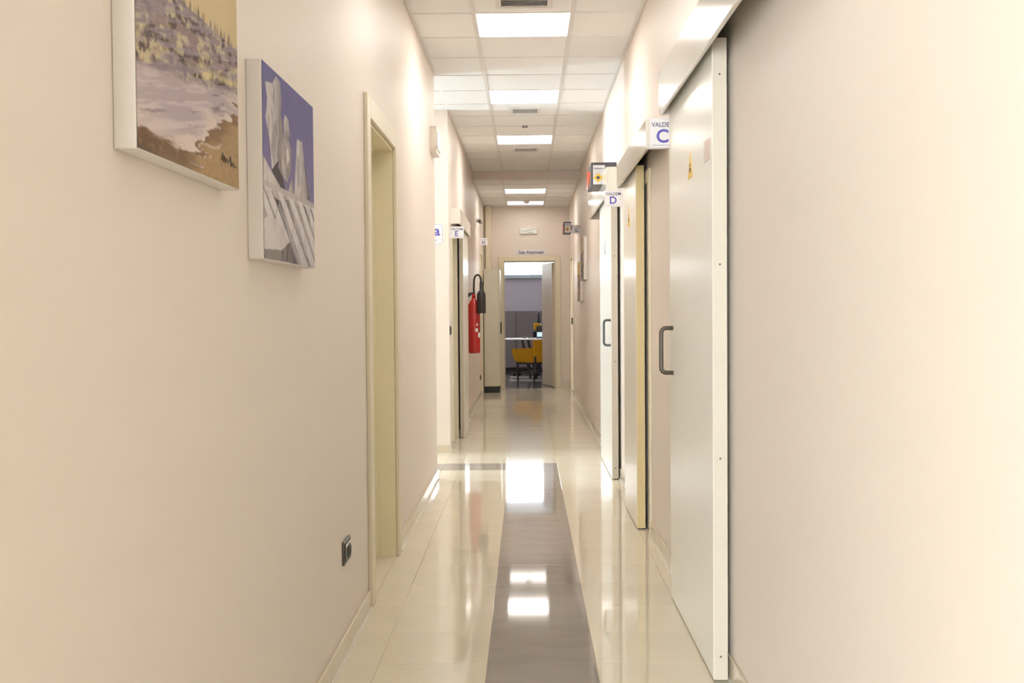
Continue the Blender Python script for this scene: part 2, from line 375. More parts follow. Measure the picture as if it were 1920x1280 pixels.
# lobby ceiling, larger boards behind the camera
for a_ in range(4):
    for b_ in range(6): inst('ceiling_tile', slab_mesh('ceiling_tile', 1.2275-0.004, 1.2767-0.004, 0.015, 0.003, CEIL, down=True), ceiling, (-4.2+1.2275*(a_+0.5), Y0+1.2767*(b_+0.5), H1))
for b_ in range(6): inst('ceiling_tile', slab_mesh('ceiling_tile', 2.776, 1.271, 0.015, 0.003, CEIL, down=True), ceiling, (2.101, Y0+1.275*(b_+0.5), H1))
# side corridor ceiling
scol = [-0.91, -1.51, -2.11, -2.71, -3.31, -3.91, XS]
for y0, y1 in [(8.66, 9.26), (9.26, 9.86), (9.86, YS1)]:
    for a, b in zip(scol, scol[1:]): ctile(b, a, y0, y1, H1)
    if y1 < YS1: cbar('cross_tee', XS, XL, y1-0.0085, y1+0.0085, H1)
for x in scol[:-1]: cbar('main_runner', x-0.014, x+0.014, 8.66, YS1, H1)
for nm, b in [('perimeter_trim', (XL, XL+0.024, 1.46, YS0, H1)), ('perimeter_trim', (XL, XL+0.024, YS1, YB, H1)), ('perimeter_trim', (XR-0.024, XR, 1.46, YB, H1)),
              ('perimeter_trim', (XL, XL+0.024, YB+0.1, YE, H2)), ('perimeter_trim', (XR-0.024, XR, YB+0.1, YE, H2)),
              ('perimeter_trim', (XL+0.024, XR-0.024, YB-0.024, YB, H1)), ('perimeter_trim', (XL+0.024, XR-0.024, YE-0.024, YE, H2)),
              ('perimeter_trim', (XS, XL, YS1-0.024, YS1, H1)), ('perimeter_trim', (XS, XL, YS0, YS0+0.024, H1))]:
    cbar(nm, *b)

# ceiling lights
LL = {6.86: 'nearest lit square ceiling panel in view, behind the first air vent', 9.26: 'second lit ceiling panel, in the white daylit ceiling bay by the side corridor',
      11.66: 'third lit ceiling panel, just before the beige louvred vent', 2.06: 'lit ceiling panel above the two canvases on the left, out of view', 4.46: 'lit ceiling panel above the first doorway on the left, out of view'}
def ceiling_light(y, z, label, em):
    x0, x1, y0, y1 = XC0+0.003, XC1-0.003, y+0.003, y+0.597
    t = thing('ceiling_light', ((x0+x1)/2, y+0.3, z), label, 'ceiling light', 'lit panels in the ceiling grid')
    f = MB()
    for b in ((x0, x1, y0, y0+0.012), (x0, x1, y1-0.012, y1), (x0, x0+0.012, y0+0.012, y1-0.012), (x1-0.012, x1, y0+0.012, y1-0.012)): f.box(*b, z-0.001, z+0.03)
    f.box(x0, x1, y0, y1, z+0.03, z+0.045)
    f.build('frame', GRID, t)
    MB().box(x0+0.012, x1-0.012, y0+0.012, y1-0.012, z+0.002, z+0.006).build('diffuser', em, t)
for y in lights_y: ceiling_light(y, H1, LL[round(y, 2)], EMIT if y > 5 else EMITN if y > 4 else EMITF)
ceiling_light(lights_low[0], H2, 'lit panel of the lowered far ceiling, nearest past the beam', EMITM)
ceiling_light(lights_low[1], H2, 'lit panel of the lowered far ceiling closest to the end wall', EMITL)

def office_fill_light(x, y, label):  # unseen panel, added only to brighten the office
    t = thing('ceiling_light', (x, y, 2.888), label, 'ceiling light')  # added fill panel, shares its name with the real ceiling lights
    bx('frame', GRID, t, x-0.3, x+0.3, y-0.3, y+0.3, 2.888, 2.899, bev=0.002)
    bx('diffuser', EMIT, t, x-0.285, x+0.285, y-0.285, y+0.285, 2.885, 2.888)
office_fill_light(-1.0, 21.2, 'unseen panel added to brighten the office, left of the desk, out of view')
# ------------------------------------------------------------------ windows (daylight)
def window(n, ax, pos, a0, a1, z0, z1, mull, label, fm=WFRAME, t=0.06, fw_=0.05):
    """framed glazing in the plane ax=pos; a0..a1 along the other horizontal axis"""
    f = MB(); g = MB()
    def b(m, p, q, u, v, th):
        if ax == 'x': m.box(pos-th/2, pos+th/2, p, q, u, v, bev=0.003 if m is f else 0, seg=1)
        else: m.box(p, q, pos-th/2, pos+th/2, u, v, bev=0.003 if m is f else 0, seg=1)
    b(f, a0, a1, z0, z0+fw_, t); b(f, a0, a1, z1-fw_, z1, t)
    st = [a0+(a1-a0)*i/mull for i in range(mull+1)]
    for i, s in enumerate(st):
        c = min(max(s, a0+fw_/2), a1-fw_/2); b(f, c-fw_/2, c+fw_/2, z0+fw_, z1-fw_, t)
    o = structure(f, 'window_%d' % n, fm); o['label'] = label
    for p, q in zip(st, st[1:]):
        g = MB(); b(g, p+fw_/2, q-fw_/2, z0+fw_, z1-fw_, 0.008); g.build('pane', GLASS, o)
w = MB(); w.box(XS-0.15, XS, YS0, 9.45, -0.05, H1); w.box(XS-0.15, XS, YS1-0.05, YS1, -0.05, H1); w.box(XS-0.15, XS, 9.45, YS1-0.05, 2.9, H1); w.box(XS-0.15, XS, 9.45, YS1-0.05, -0.05, 0.9)
structure(w, 'wall_side_end', WALL)
window(2, 'x', XS-0.06, 9.45, YS1-0.05, 0.9, 2.9, 1, 'window at the end of the side corridor')
window(3, 'y', Y0-0.08, -4.02, -0.82, 0.1, 2.8, 3, 'wide window in the lobby behind the camera')

# ------------------------------------------------------------------ doors
# door_1: cased doorway on the left, leaf set deep in the wall
d1 = thing('door_1', (XL, 5.455, 0), 'cream cased doorway in the left wall beyond the two canvases', 'door', kind='structure')
c = MB(); 
c.box(XL, XL+0.018, 4.88, 4.985, 0, 2.245, bev=0.004); c.box(XL, XL+0.018, 5.925, 6.03, 0, 2.245, bev=0.004); c.box(XL, XL+0.018, 4.985, 5.925, 2.15, 2.245, bev=0.004)
c.build('casing', CASE, d1)
j = MB(); j.box(XL-0.09, XL, 4.982, 4.998, 0, 2.15); j.box(XL-0.09, XL, 5.912, 5.928, 0, 2.15); j.box(XL-0.09, XL, 4.998, 5.912, 2.134, 2.15)
j.box(XL-0.24, XL-0.09, 4.982, 5.012, 0, 2.136); j.box(XL-0.24, XL-0.09, 5.898, 5.928, 0, 2.136); j.box(XL-0.24, XL-0.09, 5.012, 5.898, 2.12, 2.15)
j.build('jamb', JAMB, d1)
lf = bx('leaf', LACQ, d1, XL-0.235, XL-0.195, 5.013, 5.897, 0.006, 2.118, bev=0.003)
h = MB(); h.cyl((XL-0.195, 5.09, 1.04), (XL-0.15, 5.09, 1.04), 0.009); h.cyl((XL-0.155, 5.09, 1.04), (XL-0.155, 5.21, 1.04), 0.009); h.build('handle', STEEL, lf)

def u_handle(parent, x, y, z0, z1, m, side=-1, r=0.0095, out=0.052):
    pts = []; xo = x+side*out; rr = 0.022
    pts.append((x, y, z0)); 
    for i in range(7): a = PI/2*i/6; pts.append((xo-side*rr+side*rr*math.sin(a), y, z0+rr-rr*math.cos(a)))
    for i in range(7): a = PI/2*i/6; pts.append((xo-side*rr+side*rr*math.cos(a), y, z1-rr+rr*math.sin(a)))
    pts.append((x, y, z1))
    return MB().tube(pts, r, 12).build('handle', m, parent)
def header(parent, x0, x1, y0, y1, z0, z1, front):
    """sliding door track cover: shell open underneath, with a thin lip and a dark track inside"""
    s = MB(); t = 0.012
    if front == x0: s.box(x0, x0+0.016, y0, y1, z0, z1, bev=0.004)
    else: s.box(x1-0.016, x1, y0, y1, z0, z1, bev=0.004)
    a, b = (x0+0.014, x1) if front == x0 else (x0, x1-0.014)
    s.box(a, b, y0, y0+0.016, z0, z1, bev=0.002, seg=1); s.box(a, b, y1-0.016, y1, z0, z1, bev=0.002, seg=1); s.box(a, b, y0+0.016, y1-0.016, z1-t, z1)
    o = s.build('header_cover', HDR, parent)
    MB().box(a+0.01, b-0.002, y0+0.016, y1-0.016, z1-0.05, z1-t).build('track', SHADE, o)
def slider(n, y0, y1, ztop, hy0, hy1, hz0, hz1, label, side=1, edge=LACQ_SHADED):
    """a leaf hung in front of the wall; side=1 right wall, -1 left wall"""
    X = XR if side > 0 else XL
    t = thing('door_%d' % n, (X, (y0+y1)/2, 0), label, 'sliding door', kind='structure')
    f, b = side*0.640, side*(0.690 if side > 0 else 0.682)
    x0, x1 = min(f, b), max(f, b)
    m = MB(); m.box(x0, x1, y0+0.001, y1, 0.008, ztop, bev=0.002, seg=1)
    lf = m.build('leaf', LACQ, t)
    e = MB(); e.box(x0+0.0015, x1-0.0015, y0, y0+0.0012, 0.010, ztop-0.002); e.build('light_tinted_edge', edge, lf)  # near edge face of the leaf, its light painted into the colour
    g = MB(); g.box(x0+0.018, x1-0.018, y0+0.02, y0+0.06, 0.0, 0.03); g.build('floor_guide', SHADE, t)
    hx = (0.600, XR) if side > 0 else (XL, -0.610)
    header(t, hx[0], hx[1], hy0, hy1, hz0, hz1, hx[0] if side > 0 else hx[1])
    return t, lf
def trefoil(lf, y0, y1, z0, z1, m=YEL, x=0.640, marks=True):
    s = MB(); ym = (y0+y1)/2; s.prism([(x-0.0012, y0, z0), (x-0.0012, y1, z0), (x-0.0012, ym, z1)], (0.0012, 0, 0)); o = s.build('warning_sticker', m, lf)
    return o
def trefoil_marks(lf, y0, y1, z0, z1, x=0.640):
    ym = (y0+y1)/2; zc = z0+(z1-z0)*0.36; s = MB(); r = (z1-z0)*0.2
    s.cyl((x-0.002, ym, zc), (x-0.0012, ym, zc), r*0.25, n=10)
    for k in range(3):
        a = PI/2+2*PI*k/3
        poly = [(x-0.002, ym+r*0.4*math.cos(a-0.5), zc+r*0.4*math.sin(a-0.5)), (x-0.002, ym+r*math.cos(a-0.5), zc+r*math.sin(a-0.5)),
                (x-0.002, ym+r*math.cos(a+0.5), zc+r*math.sin(a+0.5)), (x-0.002, ym+r*0.4*math.cos(a+0.5), zc+r*0.4*math.sin(a+0.5))]
        s.prism(poly, (0.0008, 0, 0))
    s.build('trefoil_mark', NAVY, lf)
# door_2: nearest sliding door (right)
d2, lf2 = slider(2, 3.885, 5.045, 2.225, 2.62, 5.10, 2.168, 2.362, 'nearest cream sliding door on the right with a brown pull handle')
u_handle(lf2, 0.640, 4.940, 1.018, 1.214, BROWN)
trefoil(lf2, 4.34, 4.47, 1.806, 1.91); trefoil_marks(lf2, 4.34, 4.47, 1.806, 1.91)
pl = bx('printed_label', PINK, lf2, 0.6386, 0.640, 3.92, 4.06, 1.82, 1.893)
s = MB()
for z in (0.09, 0.78, 1.45, 2.10): s.cyl((0.665, 3.8835, z), (0.665, 3.886, z), 0.004, n=8)
s.build('edge_screws', SHADE, lf2)
# door_3: middle sliding door
d3, lf3 = slider(3, 6.605, 7.42, 2.137, 5.66, 7.48, 2.097, 2.246, 'middle sliding door on the right with bounced light painted honey yellow on its edge', edge=EDGE_BOUNCE)
trefoil(lf3, 6.98, 7.11, 1.81, 1.95); trefoil_marks(lf3, 6.98, 7.11, 1.81, 1.95)
k_ = MB(); k_.box(XR-0.012, XR, 6.42, 6.50, 0, 2.10, bev=0.003, seg=1); k_.box(XR-0.012, XR, 7.54, 7.62, 0, 2.10, bev=0.003, seg=1); k_.box(XR-0.012, XR, 6.50, 7.54, 2.03, 2.10)
k_.build('casing', CASE, d3)
# door_4: far sliding door, daylit
d4, lf4 = slider(4, 8.545, 9.84, 2.20, 8.46, 10.85, 2.158, 2.362, 'farthest sliding door on the right, whitened by daylight, with a grey pull handle')
u_handle(lf4, 0.640, 8.617, 1.022, 1.214, GREYH)
trefoil(lf4, 9.13, 9.27, 1.74, 1.90, m=GREYI)
s = MB()
for z in (0.09, 0.90, 1.7): s.cyl((0.665, 8.5435, z), (0.665, 8.546, z), 0.005, n=8)
s.build('edge_screws', SHADE, lf4)
# door_5: sliding door on the left past the side corridor, standing open
d5, lf5 = slider(5, 11.385, 12.29, 2.135, 10.44, 12.30, 2.098, 2.243, 'sliding door on the left past the side corridor, slid open', side=-1)
k_ = MB(); k_.box(XL, XL+0.010, 10.47, 10.535, 0, 2.096, bev=0.003, seg=1); k_.build('casing', CASE, d5)
j = MB(); j.box(XL-WT, XL, 10.53, 10.545, 0, 2.10); j.box(XL-WT, XL, 11.385, 11.40, 0, 2.10); j.box(XL-WT, XL, 10.545, 11.385, 2.085, 2.10); j.build('jamb', CASE, d5)
w = MB(); w.box(-2.2, -2.1, 10.38, 12.4, -0.05, 2.6); w.box(-2.2, XL-WT, 12.3, 12.4, -0.05, 2.6); w.box(-2.2, XL-WT, 10.33, 10.38, -0.05, 2.6); w.box(-2.2, XL-WT, 10.35, 12.4, 2.5, 2.6); w.box(-2.2, XL-WT, 10.35, 12.4, -0.12, -0.001)
structure(w, 'wall_side_room', WALL)
# door_6: narrow door beside the locker (left, far)
d6 = thing('door_6', (XL, 17.265, 0), 'narrow cream door in the left wall just before the locker', 'door', kind='structure')
c = MB(); c.box(XL, XL+0.016, 16.91, 16.985, 0, 2.215, bev=0.003, seg=1); c.box(XL, XL+0.016, 17.545, 17.60, 0, 2.215, bev=0.003, seg=1); c.box(XL, XL+0.016, 16.985, 17.545, 2.145, 2.215, bev=0.003, seg=1); c.build('casing', CASE, d6)
bx('leaf', CASE, d6, XL-0.06, XL-0.02, 16.985, 17.545, 0.005, 2.145, bev=0.003)
# door_7: door on the right near the end wall
d7 = thing('door_7', (XR, 17.56, 0), 'cream door in the right wall next to the end wall', 'door', kind='structure')
c = MB(); c.box(XR-0.016, XR, 16.93, 17.03, 0, 2.18, bev=0.003, seg=1); c.box(XR-0.016, XR, 18.09, 18.19, 0, 2.18, bev=0.003, seg=1); c.box(XR-0.016, XR, 17.03, 18.09, 2.075, 2.18, bev=0.003, seg=1); c.build('casing', CASE, d7)
lf7 = bx('leaf', LOCK, d7, XR+0.03, XR+0.07, 17.03, 18.09, 0.005, 2.075, bev=0.003)
h = MB(); h.cyl((XR+0.03, 17.12, 1.12), (XR-0.02, 17.12, 1.12), 0.010); h.box(XR-0.03, XR-0.012, 17.11, 17.22, 1.07, 1.17, bev=0.004, seg=1); h.build('handle', BLACK, lf7)
# door_8: open door at the end
d8 = thing('door_8', (0.045, YE, 0), 'end doorway with its grey leaf swung open into the office', 'door', kind='structure')
c = MB(); c.box(-0.467, -0.378, YE-0.016, YE, 0, 2.182, bev=0.004, seg=1); c.box(0.468, 0.557, YE-0.016, YE, 0, 2.182, bev=0.004, seg=1); c.box(-0.378, 0.468, YE-0.016, YE, 2.095, 2.182, bev=0.004, seg=1); c.build('casing', CASE, d8)
j = MB(); j.box(-0.378, -0.364, YE, YE+0.16, 0, 2.095); j.box(0.454, 0.468, YE, YE+0.16, 0, 2.095); j.box(-0.364, 0.454, YE, YE+0.16, 2.081, 2.095); j.build('jamb', JAMBM, d8)
ang = math.atan2(0.157, 0.78)
R8 = Matrix.Rotation(ang, 3, 'Z'); pv = (0.459, YE+0.165, 0)
lf8 = MB().box(0.419, 0.459, YE+0.165, YE+0.965, 0.008, 2.078, bev=0.003, rot=R8, piv=pv).build('leaf', LEAF, d8)
def rp(x, y, z): v = R8 @ (Vector((x, y, z))-Vector(pv))+Vector(pv); return tuple(v)
h = MB(); h.cyl(rp(0.419, YE+0.90, 1.04), rp(0.369, YE+0.90, 1.04), 0.009, n=10); h.cyl(rp(0.373, YE+0.905, 1.04), rp(0.373, YE+0.78, 1.04), 0.009, n=10)
h.cyl(rp(0.419, YE+0.90, 0.955), rp(0.405, YE+0.90, 0.955), 0.014, n=10); h.build('handle', STEEL, lf8)

# trim: pipe casing behind the locker
p = MB(); p.box(-0.662, -0.577, 18.34, YE-0.001, 0, H2-0.004, bev=0.004); p.box(XL+0.001, -0.655, 18.40, YE-0.001, 0, H2-0.004); structure(p, 'trim_1', CASE)

# ------------------------------------------------------------------ office beyond the end door
w = MB(); w.box(-2.2, 2.2, YE+0.16, 24.5, -0.12, -0.0016); of = structure(w, 'floor', GROUT, origin=(0, 0, 0))
of['label'] = 'dark grey polished floor of the office behind the end door'
gy = [YE+0.001]+[YE+0.16+0.6*k for k in range(0, 10)]
for y0, y1 in zip(gy, gy[1:]):
    if y1 < 18.9: inst('floor_tile', slab_mesh('floor_tile', 0.84, y1-y0-G, 0.01, 0.0008, GREYFL), of, (0.045, (y0+y1)/2, 0)); continue
    for kx in range(7):
        inst('floor_tile', slab_mesh('floor_tile', 0.6-G, y1-y0-G, 0.01, 0.0008, GREYFL), of, (-1.8+0.6*kx, (y0+y1)/2, 0))
w = MB(); w.box(-2.3, -2.1, YE+0.16, 24.4, -0.05, 3.0); structure(w, 'wall_office_left', ROOMW)
w = MB(); w.box(2.1, 2.3, YE+0.16, 24.4, -0.05, 3.0); structure(w, 'wall_office_right', ROOMW)
w = MB(); w.box(-2.1, 2.1, 24.05, 24.25, -0.05, 2.0); w.box(-2.1, -1.8, 24.05, 24.25, 2.0, 3.0); w.box(1.8, 2.1, 24.05, 24.25, 2.0, 3.0); w.box(-1.8, 1.8, 24.05, 24.25, 2.80, 3.0)
structure(w, 'wall_office_back', ROOMW)
w = MB(); w.box(-2.3, 2.3, YE+0.16, 24.4, 2.9, 3.05); structure(w, 'ceiling_office', ROOMW)
window(1, 'y', 24.13, -1.8, 1.8, 2.0, 2.80, 3, 'bright ribbon window high in the office back wall', fw_=0.045)
w = MB(); w.box(-1.85, 1.85, 23.98, 24.10, 1.965, 2.0, bev=0.004); structure(w, 'trim_2', WFRAME)

CG = 'low taupe cabinets along the office wall'
for i, (a, b, lab) in enumerate([(-0.705, -0.229, 'low taupe office cabinet left of the desk, seen through the end door'),
                                 (-0.225, 0.225, 'low taupe office cabinet behind the desk, beside a dark gap'),
                                 (0.278, 0.755, 'low taupe office cabinet right of the dark gap, mostly behind the open door')]):
    t = thing('office_cabinet', ((a+b)/2, 23.8, 0), lab, 'cabinet', CG)
    bx('carcass', OCAB, t, a, b, 23.58, 24.04, 0.08, 1.268, bev=0.003)
    bx('plinth', OCABD, t, a+0.01, b-0.01, 23.62, 24.03, 0.0, 0.08)
    dr = bx('cabinet_door', OCAB, t, a+0.003, b-0.003, 23.56, 23.58, 0.09, 1.255, bev=0.002)
    MB().box(b-0.045, b-0.035, 23.545, 23.56, 0.62, 0.74, bev=0.002, seg=1).build('pull', OCABD, dr)

# desk
dk = thing('desk', (0.35, 21.05, 0), 'white oval topped desk on slanting black legs in the office', 'desk')
m = MB(); n = 48; poly = []
for i in range(n):
    a = 2*PI*i/n; cx_, sy_ = math.cos(a), math.sin(a)
    poly.append((0.36+0.82*math.copysign(abs(cx_)**0.6, cx_), 21.05+0.50*math.copysign(abs(sy_)**0.6, sy_), 0.744))
m.prism(poly, (0, 0, 0.017)); m.build('tabletop', DESK, dk)
for x0, x1, y in [(-0.095, 0.06, 21.30), (0.015, 0.17, 21.42), (0.82, 0.67, 21.30), (0.72, 0.57, 21.42)]:
    q = MB(); q.prism([(x0-0.022, y-0.022, 0.744), (x0+0.022, y-0.022, 0.744), (x0+0.022, y+0.022, 0.744), (x0-0.022, y+0.022, 0.744)], (x1-x0, 0, -0.744)); q.build('leg', BLACK, dk)
for y in (20.60, 21.59): MB().box(-0.33, 0.95, y-0.014, y+0.014, 0.0, 0.018, bev=0.003, seg=1).build('light_stripe', DESK, dk)  # white bars standing in for bright sunlight stripes on the office floor
MB().box(0.3, 0.36, 20.60, 21.59, 0.018, 0.035).build('cross_rail', BLACK, dk)
lt = thing('laptop', (0.34, 21.2, 0.761), 'open laptop with pale blue lit screen on the desk', 'laptop')
bx('keyboard_base', BLACK, lt, 0.17, 0.50, 21.02, 21.24, 0.761, 0.778, bev=0.003)
RX = Matrix.Rotation(-0.25, 3, 'X')
lid = MB().box(0.175, 0.505, 21.245, 21.257, 0.770, 0.99, bev=0.003, rot=RX, piv=(0.34, 21.25, 0.770)).build('lid', BLACK, lt)
MB().box(0.188, 0.492, 21.2435, 21.2452, 0.785, 0.872, rot=RX, piv=(0.34, 21.25, 0.770)).build('screen', SCREEN, lid)
ms = MB(); ms.lathe([(0.001, 0.761), (0.03, 0.762), (0.034, 0.772), (0.026, 0.788), (0.008, 0.794), (0.001, 0.7945)], -0.045, 21.22); ms.build('computer_mouse', BLACK, None, label='small black computer mouse on the left end of the desk', cat='mouse')
bx('tablet', BLACK, None, 0.02, 0.15, 21.1, 21.28, 0.761, 0.772, bev=0.004, label='flat black tablet lying between the mouse and the laptop', cat='tablet')

# mustard armchair, seen from its rear corner
ac = thing('armchair', (0.146, 20.455, 0), 'mustard yellow tub armchair with thin black legs before the desk', 'armchair', rz=math.radians(41))
sh = MB()
sh.box(-0.27, 0.27, -0.275, -0.225, 0.345, 0.755, bev=0.022, seg=3)
sh.build('backrest', MUSTARD, ac, local=True)
for sgn in (-1, 1):
    a = MB(); x0 = sgn*0.25
    a.prism([(x0-0.022, -0.228, 0.345), (x0-0.022, 0.25, 0.345), (x0-0.022, 0.34, 0.50), (x0-0.022, 0.35, 0.585), (x0-0.022, -0.228, 0.612)], (0.044, 0, 0))
    bmesh.ops.bevel(a.bm, geom=a.bm.edges[:], offset=0.012, segments=2, affect='EDGES')
    a.build('armrest', MUSTARD, ac, local=True)
MB().box(-0.228, 0.228, -0.225, 0.26, 0.365, 0.45, bev=0.025, seg=3).build('seat_cushion', MUSTARD, ac, local=True)
MB().box(-0.25, 0.25, -0.255, 0.25, 0.315, 0.364, bev=0.004).build('seat_frame', BLACK, ac, local=True)
for xx, yy_ in ((-0.225, -0.225), (0.225, -0.225), (-0.225, 0.225), (0.225, 0.225)):
    q = MB(); top = 0.33
    q.cyl((xx, yy_, 0), (xx, yy_, top), 0.015, 0.019, n=10); q.build('leg', BLACK, ac, local=True)
for xx in (-0.249, 0.249): MB().box(xx-0.018, xx+0.018, -0.294, -0.272, 0.33, 0.46, bev=0.003, seg=1).build('back_bracket', BLACK, ac, local=True)
q = MB(); q.tube([(-0.22, -0.225, 0.33), (0.0, 0.0, 0.16), (0.22, 0.225, 0.33)], 0.003, 6); q.tube([(0.22, -0.225, 0.33), (0.0, 0.0, 0.165), (-0.22, 0.225, 0.33)], 0.003, 6); q.build('brace_wire', STEEL, ac, local=True)

# office chair behind the desk
oc = thing('office_chair', (0.035, 21.98, 0), 'black office chair on a star base with mustard headrest behind the desk', 'chair', rz=math.radians(40))
for k in range(5):
    a = 2*PI*k/5+0.3; q = MB(); e = Vector((math.cos(a), math.sin(a), 0))
    q.tube([e*0.03+Vector((0, 0, 0.135)), e*0.16+Vector((0, 0, 0.12)), e*0.30+Vector((0, 0, 0.085))], 0.019, 8); lg = q.build('base_spoke', BLACK, oc, local=True)
    q = MB(); t_ = Vector((-math.sin(a), math.cos(a), 0)); c0 = e*0.31+Vector((0, 0, 0.033)); q.cyl(c0-t_*0.022, c0+t_*0.022, 0.033, n=14); q.build('caster', BLACK, oc, local=True)
MB().cyl((0, 0, 0.10), (0, 0, 0.42), 0.025, n=14).build('gas_column', BLACK, oc, local=True)
MB().box(-0.22, 0.22, -0.22, 0.22, 0.42, 0.49, bev=0.03, seg=3).build('seat', MUSTARD, oc, local=True)
MB().box(-0.11, 0.11, -0.275, -0.235, 0.58, 0.885, bev=0.018, seg=3).build('backrest', BLACK, oc, local=True)
MB().box(-0.025, 0.025, -0.31, -0.276, 0.44, 0.84, bev=0.006).build('back_spine', BLACK, oc, local=True)
MB().box(-0.075, 0.075, -0.275, -0.215, 0.905, 1.035, bev=0.025, seg=3).build('headrest', MUSTARD, oc, local=True)

# ------------------------------------------------------------------ canvases
def vnoise(u, v, fx, fy, seed):
    r = np.random.RandomState(seed); g = r.rand(int(fy)+3, int(fx)+3)
    x = u*fx; y = v*fy; xi = np.floor(x).astype(int); yi = np.floor(y).astype(int); xf = x-xi; yf = y-yi
    xf = xf*xf*(3-2*xf); yf = yf*yf*(3-2*yf); H_, W_ = g.shape; x2 = (xi+1) % W_; y2 = (yi+1) % H_; xi = xi % W_; yi = yi % H_
    return (g[yi, xi]*(1-xf)+g[yi, x2]*xf)*(1-yf)+(g[y2, xi]*(1-xf)+g[y2, x2]*xf)*yf
def fbm(u, v, fx, fy, seed, o=4):
    t = 0; a = 0.5; s = 0
    for i in range(o): t = t+a*vnoise(u, v, fx*2**i, fy*2**i, seed+i); s += a; a *= 0.55
    return t/s
def sm(a, b, x): t = np.clip((x-a)/(b-a), 0, 1); return t*t*(3-2*t)
def mixc(c, d, t): return c*(1-t[..., None])+np.array(d)*t[..., None]
def lin(r, g, b): return tuple(((x/255)/12.92 if x/255 <= 0.04045 else ((x/255+0.055)/1.055)**2.4) for x in (r, g, b))
def beach(u, v):
    c = np.zeros(u.shape+(3,)); n1 = fbm(u, v, 5, 4, 1); n2 = fbm(u, v, 14, 30, 5); n3 = fbm(u, v, 40, 40, 9); st = fbm(u+0.6*v, v-0.25*u+1, 4, 46, 20)
    c[:] = lin(212, 190, 150)                                                        # tan sky
    c = mixc(c, lin(202, 178, 138), sm(0.35, 0.7, n1)*0.5)
    ridge = 0.64+0.012*(n3-0.5)*2; hill = sm(0.006, -0.006, v-ridge-0.03*sm(0.52, 0.75, fbm(u, v*0, 60, 1, 77)))
    hc = np.zeros_like(c); hc[:] = lin(150, 130, 128)
    hc = mixc(hc, lin(206, 192, 156), sm(0.46, 0.62, n2)*0.85); hc = mixc(hc, lin(96, 80, 80), sm(0.52, 0.66, fbm(u, v, 22, 26, 33)))
    rock = np.exp(-((v-0.455-0.03*np.sin(u*7))/0.032)**2)*sm(0.40, 0.55, fbm(u, v, 12, 8, 51)); hc = mixc(hc, lin(222, 205, 158), rock*0.9)
    rock2 = np.exp(-((v-0.36-0.03*np.sin(u*5+1))/0.022)**2)*sm(0.42, 0.56, fbm(u, v, 14, 8, 61)); hc = mixc(hc, lin(200, 182, 142), rock2*0.8)
    dk = np.exp(-((v-0.415-0.02*np.sin(u*9))/0.016)**2)*sm(0.45, 0.6, fbm(u, v, 16, 9, 71)); hc = mixc(hc, lin(70, 58, 56), dk*0.9)
    pur = sm(0.42, 0.62, st); hc = mixc(hc, lin(166, 152, 160), pur*0.7); hc = mixc(hc, lin(124, 110, 120), sm(0.6, 0.75, st)*0.55)
    tuft = np.exp(-((v-ridge-0.01)/0.022)**2)*sm(0.5, 0.62, fbm(u, v*0.2, 90, 2, 88)); 
    c = mixc(c, hc, hill) if False else c*(1-hill[..., None])+hc*hill[..., None]
    c = mixc(c, lin(110, 92, 80), tuft*0.75)
    wtop = 0.29+0.14*u+0.02*(n1-0.5)*2; wat = sm(0.015, -0.02, v-wtop)
    wc = np.zeros_like(c); wc[:] = lin(182, 166, 170); wc = mixc(wc, lin(206, 190, 190), sm(0.45, 0.65, st)); wc = mixc(wc, lin(128, 110, 118), sm(0.62, 0.72, fbm(u+0.8*v, v-0.2*u+1, 3, 30, 40)))
    c = c*(1-wat[..., None])+wc*wat[..., None]
    uw = u+0.16*(fbm(u*0.3, v, 3, 34, 15, 3)-0.5)*2
    edge = np.interp(uw, [-0.2, 0.0, 0.22, 0.40, 0.52, 0.62, 0.75, 0.88, 1.0, 1.2], [0.07, 0.085, 0.075, 0.055, 0.10, 0.20, 0.235, 0.31, 0.38, 0.42])+0.014*(n2-0.5)*2
    foam = sm(0.12, 0.0, v-edge)*(0.55+0.45*sm(0.4, 0.6, n2)); c = mixc(c, lin(222, 206, 194), foam*0.9)
    sand = sm(0.006, -0.006, v-edge); sc = np.zeros_like(c); sc[:] = lin(174, 146, 108)
    sc = mixc(sc, lin(98, 82, 70), sm(0.75, 0.05, u+0.5*(edge-v)*3+0.25*(n1-0.5))); sc = mixc(sc, lin(122, 92, 70), sm(0.12, 0.0, edge-v)*0.8)
    sc = mixc(sc, lin(154, 124, 86), sm(0.5, 0.7, n3)*0.5)
    c = c*(1-sand[..., None])+sc*sand[..., None]
    fo2 = np.exp(-((v-edge+0.06+0.03*np.sin(u*11))/0.009)**2)*sm(0.4, 0.6, u)*sm(0.85, 0.7, u); c = mixc(c, lin(214, 198, 184), fo2*0.8)
    return c
def inpoly(u, v, p):
    r = np.zeros(u.shape, bool); n = len(p)
    for i in range(n):
        x0, y0 = p[i]; x1, y1 = p[(i+1) % n]
        if y0 == y1: continue
        cnd = ((y0 > v) != (y1 > v)) & (u < (x1-x0)*(v-y0)/(y1-y0)+x0); r ^= cnd
    return r.astype(float)
